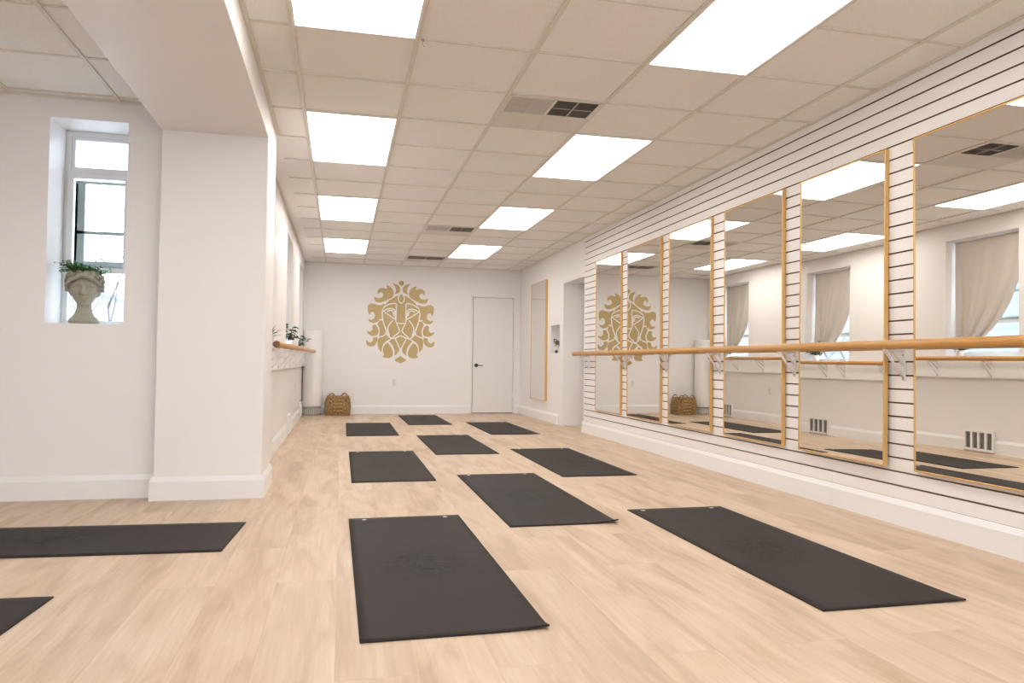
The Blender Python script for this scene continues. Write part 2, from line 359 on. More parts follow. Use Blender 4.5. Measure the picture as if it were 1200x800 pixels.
# pillar baseboard : mitred wrap on three sides
b = MB(); pr_ = [(0, 0), (.018, 0), (.018, .115), (.013, .127), (.008, .137), (.003, .145), (0, .145)]
path = [(-1.112, AY, -1, 0), (-1.112, 4.93, -1, -1), (-.475, 4.93, 1, -1), (-.475, 5.48, 1, 0)]
rg = [[b.bm.verts.new((px + dx * o_, py + dy * o_, zz)) for o_, zz in pr_] for px, py, dx, dy in path]
for A, B in zip(rg, rg[1:]):
    for i in range(len(pr_)): b.bm.faces.new((A[i], A[(i+1) % len(pr_)], B[(i+1) % len(pr_)], B[i]))
b.bm.faces.new(rg[0]); b.bm.faces.new(list(reversed(rg[-1])))
b.build('baseboard_pillar', M['trim'], kind='structure')

# ------------------------------------------------------------------ back door
d = MB(); d.box(DX0 + .010, DX1 - .003, YB + .004, YB + .055, .012, DZ - .004)
door = d.build('door_1', M['door'], kind='structure', bevel=.002)
b = MB(); b.box(DX0 - .028, DX0, YB - .008, YB + .02, 0, DZ + .028); b.box(DX1, DX1 + .028, YB - .008, YB + .02, 0, DZ + .028); b.box(DX0, DX1, YB - .008, YB + .02, DZ, DZ + .028)
b.build('door_frame', M['trim'], parent=door, bevel=.002)
b = MB(); b.box(DX0, DX0 + .012, YB + .03, YB + .08, 0, DZ); b.box(DX0, DX1, YB + .03, YB + .08, 0, .012)
b.build('door_gap', M['gap'], parent=door)
b = MB(); b.cyl((DX0 + .07, YB + .012, .825), (DX0 + .07, YB - .012, .825), .031, n=24); b.cyl((DX0 + .07, YB - .012, .825), (DX0 + .07, YB - .045, .825), .011)
b.tube([(DX0 + .062, YB - .045, .825), (DX0 + .11, YB - .047, .825), (DX0 + .175, YB - .045, .823)], .008)
b.build('door_handle', M['black'], parent=door, label='black lever handle on a round rosette')
for zz in (.30, 1.0, 1.78):
    b = MB(); b.cyl((DX1 - .004, YB - .006, zz - .045), (DX1 - .004, YB - .006, zz + .045), .006, n=10); b.build('hinge', M['trim'], parent=door)

# ------------------------------------------------------------------ lion emblem (painted on back wall), contour-meshed from an implicit field
def crom(pts, closed=True, n=6):
    P = [np.array(p, float) for p in pts]; out = []; L = len(P)
    rng = range(L) if closed else range(L - 1)
    for i in rng:
        p0 = P[(i-1) % L] if closed else P[max(i-1, 0)]; p1 = P[i]; p2 = P[(i+1) % L]; p3 = P[(i+2) % L] if closed else P[min(i+2, L-1)]
        for k in range(n):
            t = k / n
            out.append(.5 * ((2*p1) + (-p0+p2)*t + (2*p0-5*p1+4*p2-p3)*t*t + (-p0+3*p1-3*p2+p3)*t**3))
    if not closed: out.append(P[-1])
    return np.array(out)
def poly_sdf(X, Y, P):
    d = np.full(X.shape, 1e9); ins = np.zeros(X.shape, bool); L = len(P)
    for i in range(L):
        a, b_ = P[i], P[(i+1) % L]; e = b_ - a; q = e @ e + 1e-9
        t = np.clip(((X-a[0])*e[0] + (Y-a[1])*e[1]) / q, 0, 1)
        d = np.minimum(d, np.hypot(X-a[0]-t*e[0], Y-a[1]-t*e[1]))
        c = ((a[1] <= Y) & (b_[1] > Y)) | ((b_[1] <= Y) & (a[1] > Y))
        if abs(e[1]) > 1e-9: ins ^= c & (X < a[0] + (Y-a[1]) / e[1] * e[0])
    return np.where(ins, -d, d)
def line_d(X, Y, P):
    d = np.full(X.shape, 1e9)
    for a, b_ in zip(P, P[1:]):
        e = b_ - a; q = e @ e + 1e-9; t = np.clip(((X-a[0])*e[0] + (Y-a[1])*e[1]) / q, 0, 1)
        d = np.minimum(d, np.hypot(X-a[0]-t*e[0], Y-a[1]-t*e[1]))
    return d
PIECES = [
 [(342,27),(326,32),(318,45),(324,60),(336,70),(342,80)],
 [(262,50),(285,57),(312,68),(327,88),(330,112),(322,132),(300,143),(278,150),(292,128),(290,100),(278,72)],
 [(204,74),(232,80),(256,98),(270,122),(273,150),(262,176),(232,196),(196,214),(158,228),(124,226),(106,208),(101,180),(116,186),(140,190),(164,186),(178,170),(178,150),(164,136),(148,140),(136,152),(130,132),(140,108),(162,97),(186,98),(206,103),(215,94)],
 [(46,285),(50,258),(72,240),(100,243),(130,252),(160,252),(186,240),(196,246),(178,280),(168,318),(170,352),(172,376),(150,392),(122,408),(92,413),(64,402),(52,378),(72,386),(94,380),(108,360),(108,335),(94,316),(74,318),(62,340),(50,318)],
 [(108,428),(128,440),(140,468),(142,500),(130,520),(100,529),(70,522),(50,506),(40,484),(60,492),(80,486),(92,466),(88,440)],
 [(170,384),(186,425),(202,470),(214,502),(186,520),(150,530),(156,500),(154,465),(136,425),(146,402)],
 [(98,545),(136,540),(136,566),(126,594),(104,618),(70,622),(46,612),(38,590),(42,568),(58,586),(80,586),(98,566)],
 [(142,560),(164,536),(214,514),(236,540),(262,554),(232,568),(196,590),(178,628),(176,672),(150,645),(138,602)],
 [(224,590),(250,616),(270,656),(274,696),(256,720),(216,724),(182,714),(196,698),(186,660),(194,618)],
 [(238,572),(292,552),(320,600),(334,640),(322,672),(294,700),(276,706),(288,664),(270,610)],
 [(342,704),(318,722),(292,742),(318,762),(342,770)],
 [(342,636),(318,600),(298,556),(342,528)],
 [(342,150),(300,165),(240,205),(205,240),(184,285),(180,335),(190,400),(214,462),(240,522),(266,545),(296,538),(342,520)],
]
STROKES = [
 [(342,232),(322,215),(314,185),(324,155),(342,142)],
 [(190,270),(222,248),(256,236),(288,232),(298,246),(298,330),(298,400),(318,410),(342,412)],
 [(184,302),(215,288),(252,280),(282,292),(288,330),(292,376)],
 [(182,304),(230,338),(292,378)],
 [(222,306),(250,296),(270,306),(276,340)],
 [(266,388),(238,426),(226,462),(240,522)],
 [(298,402),(316,440),(330,478),(312,506),(286,526),(268,546)],
 [(254,232),(290,180),(342,140)] ,
]
STROKES = STROKES[:-1] + [
 [(206,496),(238,536),(266,550),(300,540),(342,522)], [(290,545),(312,590),(336,640),(342,660)], [(268,550),(228,572),(196,600),(182,640),(176,690)],
 [(230,572),(262,610),(284,660),(282,712)], [(334,636),(332,668),(308,702),(284,722)], [(150,380),(172,384),(178,340)], [(214,508),(180,530),(140,545)]]
ST = 3.0
gx = np.arange(20, 342 + ST, ST); gx = gx - (gx[-1] - 342); gy = np.arange(15, 785, ST)
X, Y = np.meshgrid(gx, gy)
fld = np.full(X.shape, 1e9)
for P in PIECES:
    Q = P
    if P[0][0] == 342:   # symmetric piece closes on the axis
        q = crom(P, closed=False, n=6); q = np.vstack([q, [[360, q[-1][1]], [360, q[0][1]]]])
        fld = np.minimum(fld, poly_sdf(X, Y, q))
    else: fld = np.minimum(fld, poly_sdf(X, Y, crom(P)))
for S in STROKES: fld = np.maximum(fld, 5.2 - line_d(X, Y, crom(S, closed=False)))
bm = bmesh.new(); cache = {}; LS = .001868; LCX, LTZ = .979, 2.236
def lv(px, py, sgn):
    k = (round(px, 2), round(py, 2), sgn if px < 341.9 else 0)
    if k not in cache: cache[k] = bm.verts.new((LCX + sgn * (342 - px) * LS, 0, LTZ - (py - 27) * LS))
    return cache[k]
for j in range(len(gy) - 1):
    for i in range(len(gx) - 1):
        c = [(i, j), (i+1, j), (i+1, j+1), (i, j+1)]; v = [fld[q[1], q[0]] for q in c]
        if min(v) > 0: continue
        poly = []
        for k in range(4):
            (ia, ja), (ib, jb) = c[k], c[(k+1) % 4]; va, vb = v[k], v[(k+1) % 4]
            if va <= 0: poly.append((gx[ia], gy[ja]))
            if (va <= 0) != (vb <= 0):
                t = va / (va - vb); poly.append((gx[ia] + (gx[ib]-gx[ia]) * t, gy[ja] + (gy[jb]-gy[ja]) * t))
        if len(poly) < 3: continue
        for sgn in (-1, 1):
            vs_ = []
            for p in poly:
                q = lv(p[0], p[1], sgn)
                if q not in vs_: vs_.append(q)
            if len(vs_) > 2:
                try: bm.faces.new(vs_)
                except ValueError: pass
me = bpy.data.meshes.new('wall_emblem'); bmesh.ops.recalc_face_normals(bm, faces=bm.faces[:]); bm.to_mesh(me); bm.free(); me.materials.append(M['lion'])
lion = bpy.data.objects.new('wall_emblem', me); C.objects.link(lion); lion.location = (0, YB - .0005, 0)
md = lion.modifiers.new('thick', 'SOLIDIFY'); md.thickness = .002; md.offset = 0
tag(lion, 'large gold lion head emblem with curling mane on the white back wall', 'emblem')

# ------------------------------------------------------------------ ceiling lights, diffusers
def ceiling_light(x0, x1, y0, y1, label, group='lit panels in the tiled ceiling'):
    cx, cy = (x0 + x1) / 2, (y0 + y1) / 2
    t = thing('ceiling_light', label, 'ceiling light', (cx, cy, H - .006), group=group)
    hx, hy = (x1 - x0) / 2 - .006, (y1 - y0) / 2 - .006; w = .013
    b = MB(); b.box(-hx, hx, -hy, -hy + w, 0, .012); b.box(-hx, hx, hy - w, hy, 0, .012); b.box(-hx, -hx + w, -hy + w, hy - w, 0, .012); b.box(hx - w, hx, -hy + w, hy - w, 0, .012)
    b.build('frame', M['white_metal'], t)
    MB().box(-hx + w, hx - w, -hy + w, hy - w, .004, .011).build('diffuser', M['lamp'], t)
    return t
nm = ['nearest', 'second', 'third', 'farthest']
for i, (k0, k1) in enumerate(((-2, 0), (2, 4), (6, 8), (10, 12))):
    ceiling_light(cols[0], cols[1], rowY(k0), rowY(k1), ['lit ceiling panel cut by the top of the photo, nearest of the left row', 'lit ceiling panel, second of the left row, over the nearer left mats', 'lit ceiling panel, third of the left row towards the back wall', 'lit ceiling panel closest to the back wall in the left row above the basket'][i])
    ceiling_light(cols[3], cols[4], rowY(k0), rowY(k1), ['long lit ceiling panel near the slat wall, nearest and largest of the right row', 'lit ceiling panel just behind the nearest ceiling vent, second of the right row', 'lit ceiling panel beside the middle ceiling vent, third of the right row', 'lit ceiling panel closest to the back door in the right row'][i])
for k0 in (-6, -10):  # out-of-view panels added to put more light on the walls
    ceiling_light(cols[0], cols[1], rowY(k0), rowY(k0 + 2), 'added fill ceiling panel out of view over the front of the studio, left row', 'added fill panels over the front of the studio')
    ceiling_light(cols[3], cols[4], rowY(k0), rowY(k0 + 2), 'added fill ceiling panel out of view over the front of the studio, right row', 'added fill panels over the front of the studio')
for yy in (1.3, ):  # out-of-view panel added to light the alcove side
    ceiling_light(lcols[2], lcols[1], lrows[5], lrows[3], 'added fill ceiling panel out of view over the alcove left of the beam', 'added fill panel over the alcove')

def diffuser(y0, y1, label, mode):
    x0, x1 = cols[2] + .012, cols[3] - .012; y0 += .01; y1 -= .01
    cx, cy = (x0 + x1) / 2, (y0 + y1) / 2; hx, hy = (x1 - x0) / 2, (y1 - y0) / 2
    t = thing('ceiling_vent', label, 'vent', (cx, cy, H - .004), group='air vents in the tiled ceiling')
    b = MB(); w = .014
    b.box(-hx, hx, -hy, -hy + w, 0, .008); b.box(-hx, hx, hy - w, hy, 0, .008); b.box(-hx, -hx + w, -hy, hy, 0, .008); b.box(hx - w, hx, -hy, hy, 0, .008)
    b.box(-.008, .008, -hy, hy, 0, .008); b.box(-hx, hx, -.008, .008, 0, .008)
    b.build('frame', M['vent_white'], t)
    for qx in (0, 1):
        for qy in (0, 1):
            ax0, ax1 = (-hx + w, -.008) if qx == 0 else (.008, hx - w); ay0, ay1 = (-hy + w, -.008) if qy == 0 else (.008, hy - w)
            b = MB(); n = 16
            open_ = (qx, qy) in mode
            for i in range(n):
                yy = ay0 + (i + .5) * (ay1 - ay0) / n; dz = .0045; dy = .004 if open_ else .010
                sg = 1 if open_ else -1
                th = .0006 if open_ else .0012
                p = [(yy - sg*dy - th, .0), (yy - sg*dy + th, 0), (yy + sg*dy + th, .008), (yy + sg*dy - th, .008)]
                b.extr(p, 'x', ax0, ax1)
            if qy == 0: b.box((ax0+ax1)/2 - .004, (ax0+ax1)/2 + .004, ay0, ay1, -.001, .004); b.box(ax0, ax1, (ay0+ay1)/2 - .004, (ay0+ay1)/2 + .004, -.001, .004)
            b.build('louvre', M['grille'] if open_ else (M['vent_mid'] if (qx, qy) == (0, 0) else M['vent_white']), t, label='dark open louvres' if open_ else None)
    MB().box(-hx + .004, hx - .004, -hy + .004, hy - .004, .0085, .0098).build('duct', M['grille_dark'], t)
diffuser(rowY(1), rowY(2), 'square ceiling vent with one dark louvred quarter, nearest of the three', {(1, 0)})
diffuser(rowY(8), rowY(9), 'small looking square ceiling vent with a dark strip, beside the third right panel', {(1, 0)})
diffuser(rowY(12), rowY(13), 'farthest ceiling vent, close to the back wall above the emblem', {(0, 0), (1, 0)})
b = MB(); b.tube([(0, 0, 0), (0, 0, -.02), (.008, 0, -.034), (.016, 0, -.026)], .0022, n=6); b.box(-.008, .008, -.012, .012, -.003, 0)
hk = b.build('ceiling_hook', M['grille'], loc=(.372, 3.66, H - .003)); tag(hk, 'tiny wire hook on the ceiling grid beside the nearest left panel', 'hook')

# ------------------------------------------------------------------ mats
def make_mat(label, loc, rotz, curl=0.0):
    t = thing('yoga_mat', label, 'yoga mat', loc, (0, 0, rotz), group='black yoga mats laid out on the floor')
    hw, hl = .305, .915; nx, ny = 16, 40; th = .0055
    def zf(x, y):
        z = .0004
        if curl:
            d = max(0, (x / hw) - .35) * max(0, (-y / hl) - .93) / .07
            z += curl * d ** 1.5
        return z
    b = MB(); top = {}; bot = {}
    for i in range(nx + 1):
        for j in range(ny + 1):
            x = -hw + 2*hw*i/nx; s_ = j/ny; y = -hl + 2*hl*(s_**1.0)
            if j <= 6: y = -hl + .16 * (j/6)
            else: y = -hl + .16 + (2*hl - .16) * (j-6)/(ny-6)
            z = zf(x, y); bot[i, j] = b.bm.verts.new((x, y, z)); top[i, j] = b.bm.verts.new((x, y, z + th))
    for i in range(nx):
        for j in range(ny):
            f = b.bm.faces.new((top[i, j], top[i+1, j], top[i+1, j+1], top[i, j+1])); f.smooth = True
            f = b.bm.faces.new((bot[i, j], bot[i, j+1], bot[i+1, j+1], bot[i+1, j])); f.smooth = True
    for i in range(nx):
        b.bm.faces.new((bot[i, 0], bot[i+1, 0], top[i+1, 0], top[i, 0])); b.bm.faces.new((bot[i+1, ny], bot[i, ny], top[i, ny], top[i+1, ny]))
    for j in range(ny):
        b.bm.faces.new((bot[0, j+1], bot[0, j], top[0, j], top[0, j+1])); b.bm.faces.new((bot[nx, j], bot[nx, j+1], top[nx, j+1], top[nx, j]))
    b.build('mat_sheet', M['mat'], t)
    for sx in (-1, 1):
        b = MB(); b.cyl((sx * .222, .872, th), (sx * .222, .872, th + .0012), .013, n=20); b.build('eyelet', M['eyelet'], t, label='pale round dot')
    return t
MATS = [
 (.371, 3.261, .008, .020, 'black yoga mat with faint hand smudges, front centre, nearest the viewer'),
 (1.197, 4.744, 0, .035, 'black yoga mat with a lifted near corner, between front centre mat and the farther rows'),
 (1.991, 3.240, .002, .006, 'long black yoga mat closest to the slat wall, front right'),
 (.397, 6.334, -.001, 0, 'black yoga mat directly behind the front centre mat, nearly square in view'),
 (1.194, 7.847, -.001, 0, 'black yoga mat in the middle row, fourth from the back wall emblem'),
 (1.987, 6.362, -.005, .006, 'black yoga mat behind the long front right mat, along the slat wall'),
 (.389, 9.702, -.005, 0, 'black yoga mat nearest the basket, last of the left row'),
 (1.230, 11.163, .005, 0, 'smallest looking black yoga mat, farthest back below the emblem'),
 (2.096, 9.690, .004, .010, 'black yoga mat in front of the white back door'),
 (-1.408, 3.93, PI / 2 - .055, 0, 'black yoga mat lying crosswise in front of the white pillar, cut by the left edge'),
 (-1.93, 2.755, PI / 2 - .06, 0, 'black yoga mat of which only one corner shows at the bottom left'),
]
MATS[4] = (*MATS[4][:4], 'black yoga mat in the middle column, between the lifted corner mat and the farthest mat')
for x, y, r, cu, lb in MATS: make_mat(lb, (x, y, 0), r, cu)

# ------------------------------------------------------------------ mirrors on slat wall
def mirror(y0, y1, z0, z1, x, label, tilt=0.0, depth=.026, group='gold framed mirrors on the slat wall'):
    cy = (y0 + y1) / 2; t = thing('wall_mirror', label, 'mirror', (x, cy, z0), (0, tilt, 0), group=group)
    hw = (y1 - y0) / 2; h = z1 - z0; w = .009
    b = MB(); b.box(-depth, 0, -hw, -hw + w, 0, h); b.box(-depth, 0, hw - w, hw, 0, h); b.box(-depth, 0, -hw + w, hw - w, 0, w); b.box(-depth, 0, -hw + w, hw - w, h - w, h)
    b.build('frame', M['gold'], t, bevel=.0015)
    MB().box(-depth + .004, -depth + .008, -hw + w, hw - w, w, h - w).build('mirror_glass', M['mirror'], t)
    return t
MR = [(7.665, 8.485, 0, 'gold framed mirror farthest from the viewer, at the far end of the slat wall'),
      (6.62, 7.475, 0, 'gold framed mirror reflecting the right half of the emblem, second from the far end'),
      (5.62, 6.435, 0.003, 'gold framed mirror reflecting the whole basket'),
      (4.59, 5.403, .003, 'gold framed mirror reflecting part of a curtain at its left edge, third from the right'),
      (3.585, 4.385, .011, 'gold framed mirror reflecting a whole curtained window above the floor grille, second from the right'),
      (2.57, 3.38, .002, 'largest looking gold framed mirror, cut by the right edge of the photo')]
for y0, y1, tl, lb in MR: mirror(y0, y1, .315, 2.118, XR - .001 - math.sin(tl) * 1.803, lb, tl)
mirror(10.735, 11.61, .305, 2.145, XF - .001, 'tall grey reflecting mirror with gold edge on the plain right wall beside the niche', 0, .035, group='mirror on the plain right wall')

# ------------------------------------------------------------------ barres
def bracket(t, y, xw, xb, zb, s):
    """xw wall plane, xb bar centre; s direction sign from wall to bar"""
    b = MB(); w = .011
    b.box(xw, xw + s * .004, y - .014, y + .014, zb - .20, zb - .012)
    b.box(xw, xb + s * .030, y - w, y + w, zb - .030, zb - .026)
    b.box(xw + s*.004, xb, y - .0015, y + .0015, zb - .042, zb - .028)
    for (p, q) in (((xw + s * .004, zb - .185), (xb + s * .022, zb - .032)), ((xw + s * .004, zb - .115), (xb - s * .025, zb - .032))):
        for dy in (-.009, .009):
            b.tube([(p[0], y + dy * .3, p[1]), (q[0], y + dy, q[1])], .0035, n=6)
    b.build('bracket', M['white_metal'], t)
    for zz in (-.055, -.19):
        b = MB(); b.cyl((xw + s * .004, y, zb + zz), (xw + s * .0075, y, zb + zz), .0055, n=10); b.build('screw', M['grille'], t)
def barre(label, pts, r, xw, brs, s, joint=None, zsag=0):
    t = thing('ballet_barre', label, 'ballet barre', (0, 0, 0))
    a, c = Vector(pts[0]), Vector(pts[1])
    js = [0] + ([joint] if joint else []) + [1]
    for u0, u1 in zip(js, js[1:]):
        p0 = a.lerp(c, u0 + (.0003 if u0 else 0)); p1 = a.lerp(c, u1)
        b = MB(); b.cyl(p0, p1, r, n=28, capmi=1); b.build('rail', [M['barre'], M['barre_end']], t, bevel=.002)
    for y in brs:
        u = (y - a.y) / (c.y - a.y); p = a.lerp(c, u); bracket(t, y, xw, p.x, p.z + .026 - r, s)
    return t
barre('long round wooden ballet barre on white brackets in front of the slat wall mirrors', [(2.94, .6, .995), (2.94, 9.12, 1.000)], .026, XR, [1.45, 2.47, 3.482, 4.487, 5.51, 6.53, 7.57, 8.78], -1, joint=(5.68 - .6) / 8.52)
barre('shorter wooden ballet barre under the left windows, its round end showing beside the pillar', [(-.445, 5.46, .985), (-.405, 12.05, 1.02)], .025, XL + .045, [5.65, 6.32, 7.03, 7.8, 8.58, 8.95, 9.75, 10.55, 11.32, 11.85], 1)

# ------------------------------------------------------------------ floor grilles on left wall, outlets
for (a, c), lb in zip(VENTS, ['pale wall grille low on the left wall, reflected in the rightmost mirror', 'pale wall grille low on the left wall below the middle window', 'pale wall grille low on the left wall below the window nearest the corner']):
    t = thing('wall_grille', lb, 'vent', (XL, (a + c) / 2, 0), group='low wall grilles under the windows'); hw = (c - a) / 2 - .004
    b = MB(); x1 = .03; z0, z1 = .012, .235
    fw = .026; b.box(.002, x1, -hw, hw, z0, z0 + fw); b.box(.002, x1, -hw, hw, z1 - fw, z1)
    pw = (2 * hw - fw) / 4
    for k in range(5): yy = -hw + k * pw; b.box(.002, x1, yy, yy + fw, z0 + fw, z1 - fw)
    b.build('frame', M['trim'], t, bevel=.002)
    b = MB(); zz = z0 + fw + .004
    while zz < z1 - fw - .003: b.box(.008, x1 - .006, -hw + fw, hw - fw, zz, zz + .0035); zz += .010
    b.build('louvre', M['grille'], t); MB().box(.002, .008, -hw + .01, hw - .01, z0 + .01, z1 - .01).build('back_plate', M['grille_dark'], t)
def outlet(loc, rotz, label):
    t = thing('wall_outlet', label, 'outlet', loc, (0, 0, rotz))
    MB().box(-.035, .035, -.006, 0, -.057, .057).build('cover_plate', M['outlet'], t, bevel=.003)
    for zz in (-.02, .02):
        b = MB(); b.cyl((0, -.006, zz), (0, -.0075, zz), .015, n=20); s_ = b.build('socket', M['outlet'], t)
        b = MB(); b.box(-.006, -.004, -.0082, -.0074, zz - .004, zz + .005); b.box(.004, .006, -.0082, -.0074, zz - .004, zz + .005); b.build('slot', M['black'], s_)
outlet((.884, YB, .525), 0, 'white electrical outlet on the back wall below the emblem')
outlet((XL, 10.45, .50), PI / 2, 'white electrical outlet on the left wall under the barre, seen in a mirror')

# ------------------------------------------------------------------ windows
def rect_frame(b, p0, p1, q0, q1, w, d0, d1, axis):
    """frame ring; axis 'y': plane spans x,z with depth y ; axis 'x': plane spans y,z with depth x"""
    def bx(a0, a1, c0, c1):
        if axis == 'y': b.box(a0, a1, d0, d1, c0, c1)
        else: b.box(d0, d1, a0, a1, c0, c1)
    bx(p0, p1, q0, q0 + w); bx(p0, p1, q1 - w, q1); bx(p0, p0 + w, q0 + w, q1 - w); bx(p1 - w, p1, q0 + w, q1 - w)
def pane(parent, p0, p1, q0, q1, d, axis):
    b = MB()
    if axis == 'y': b.box(p0, p1, d, d + .003, q0, q1)
    else: b.box(d, d + .003, p0, p1, q0, q1)
    b.build('pane', M['glass'], parent)
# alcove window
wx0, wx1, wz0, wz1 = AX0, AX1, AZ0, AZ1; D = 5.33
b = MB(); rect_frame(b, wx0 + .001, wx1 - .001, wz0 + .001, wz1 - .001, .035, D, D + .06, 'y'); b.box(wx0 + .035, wx1 - .035, D, D + .06, 2.075, 2.105)
wn = b.build('window_1', M['vinyl'], kind='structure')
b = MB(); rect_frame(b, wx0 + .035, wx1 - .035, 2.105, wz1 - .035, .022, D + .01, D + .045, 'y'); b.build('transom_sash', M['vinyl'], wn)
pane(wn, wx0 + .057, wx1 - .057, 2.127, wz1 - .057, D + .03, 'y')
b = MB(); rect_frame(b, wx0 + .02, wx1 - .045, 1.43, 2.085, .036, D - .014, D + .012, 'y'); b.build('storm_sash', M['vinyl'], wn, bevel=.002)
b = MB(); rect_frame(b, wx0 + .045, wx1 - .07, 1.46, 2.05, .018, D + .06, D + .085, 'y'); b.box(wx0 + .05, wx1 - .07, D + .06, D + .085, 1.46, 1.515); b.box(wx0 + .05, wx0 + .105, D + .06, D + .085, 1.515, 2.03); b.box(wx0 + .05, wx1 - .07, D + .06, D + .085, 1.695, 1.715)
gs = b.build('grey_sash', M['sash'], wn, label='grey green inner sash')
b = MB(); b.tube([(-1.60, D + .058, 1.513), (-1.59, D + .052, 1.528), (-1.555, D + .052, 1.53), (-1.545, D + .058, 1.513)], .005, n=6); b.build('sash_handle', M['sash'], gs)
pane(wn, wx0 + .06, wx1 - .085, 1.51, 2.035, D + .072, 'y')
pane(wn, wx0 + .035, wx1 - .035, wz0 + .03, 1.43, D + .04, 'y')
b = MB(); b.box(AX0 + .001, AX1 - .001, AY + .006, D, AZ0 + .0005, AZ0 + .006); b.build('window_sill', M['trim'], wn)
# left wall windows
def left_window(n, y0, y1):
    x0, x1 = XL - .22, XL - .16
    b = MB(); rect_frame(b, y0 + .001, y1 - .001, WZ0 + .001, WZ1 - .001, .04, x0, x1, 'x'); b.box(x0, x1, y0 + .04, y1 - .04, 2.02, 2.06)
    w = b.build('window_%d' % n, M['vinyl'], kind='structure')
    b = MB(); rect_frame(b, y0 + .04, y1 - .04, 1.40, 2.02, .03, x0 + .005, x0 + .035, 'x'); b.box(x0 + .004, x0 + .036, y0 + .05, y1 - .05, 1.385, 1.425); b.box(x0 + .01, x0 + .03, y0 + .05, y1 - .05, 1.69, 1.715)
    b.build('upper_sash', M['sash'], w)
    b = MB(); rect_frame(b, y0 + .04, y1 - .04, WZ0 + .04, 1.40, .03, x0 + .03, x0 + .055, 'x'); b.build('lower_sash', M['vinyl'], w)
    pane(w, y0 + .05, y1 - .05, 2.06, WZ1 - .045, x0 + .02, 'x'); pane(w, y0 + .06, y1 - .06, 1.42, 2.0, x0 + .018, 'x'); pane(w, y0 + .06, y1 - .06, WZ0 + .06, 1.38, x0 + .042, 'x')
    b = MB(); b.box(x1, XL + .03, y0 + .001, y1 - .001, WZ0 + .0005, WZ0 + .012); b.build('window_sill', M['trim'], w, bevel=.003)
for i, (a, c) in enumerate((W1, W2, W3)): left_window(i + 2, a, c)

for i, (a, c) in enumerate(RW):      # unseen glazing added behind the viewer to bring in more daylight
    b = MB(); rect_frame(b, a + .001, c - .001, 0.751, 2.199, .05, -3.14, -3.08, 'y'); mid = (a + c) / 2; b.box(mid - .025, mid + .025, -3.14, -3.08, .8, 2.15)
    w = b.build('window_%d' % (i + 5), M['vinyl'], kind='structure'); pane(w, a + .05, mid - .025, .8, 2.15, -3.11, 'y'); pane(w, mid + .025, c - .05, .8, 2.15, -3.11, 'y')

def curtain(y0, y1, label, seed):
    zt, zb = WZ1 - .012, 1.11; L = y1 - y0 - .03; yl = y1 - .02
    t = thing('curtain', label, 'curtain', (XL - .12, yl, zt), group='tied back cream curtains at the left windows')
    rnd = random.Random(seed); nu, nv = 70, 56; b = MB(); g = []
    tp = [(0, 1), (.10, 1), (.33, .90), (.58, .76), (.73, .62), (.87, .42), (1.0, .10)]
    def wid(t_):
        for (a, wa), (c, wc) in zip(tp, tp[1:]):
            if t_ <= c: u = (t_ - a) / (c - a); return wa + (wc - wa) * u
        return tp[-1][1]
    ws = [wid(j / nv) for j in range(nv + 1)]
    for _ in range(3): ws = [ws[0]] + [(ws[j-1] + ws[j] + ws[j+1]) / 3 for j in range(1, nv)] + [ws[-1]]
    ph = rnd.random() * 6
    for j in range(nv + 1):
        t_ = j / nv; row = []
        for i in range(nu + 1):
            u = i / nu; y = -ws[j] * L * u - .02 * t_
            amp = .004 + .016 * min(1, t_ * 1.2)
            x = amp * math.sin(u * 17 + ph + 1.5 * t_) + amp * .5 * math.sin(u * 41 + ph * 2) - .012 * t_
            if u > .86: x += .010 * math.sin((u - .86) / .14 * PI)
            z = -(zt - zb) * t_ + .035 * t_ * math.sin(u * PI) - .02 * u * t_
            row.append(b.bm.verts.new((x, y, z)))
        g.append(row)
    for j in range(nv):
        for i in range(nu): b.bm.faces.new((g[j][i], g[j][i+1], g[j+1][i+1], g[j+1][i])).smooth = True
    o = b.build('curtain_panel', M['curtain'], t); md = o.modifiers.new('t', 'SOLIDIFY'); md.thickness = .003
    b = MB(); b.cyl((-.0, .012, .002), (0, -L - .01, .002), .006, n=10); b.build('curtain_rod', M['white_metal'], t)
    b = MB(); b.tube([(-.03, -.13, zb - zt + .01), (.022, -.10, zb - zt + .0), (.022, -.03, zb - zt + .005), (-.03, -.0, zb - zt + .02)], .006, n=8); b.build('tie_back', M['curtain'], t)
curtain(*W1, 'cream curtain tied aside at the window nearest the pillar, seen in the largest mirror', 1)
curtain(*W2, 'cream curtain tied to one side at the middle left window', 2)
curtain(*W3, 'cream curtain tied to one side at the left window nearest the back wall', 3)

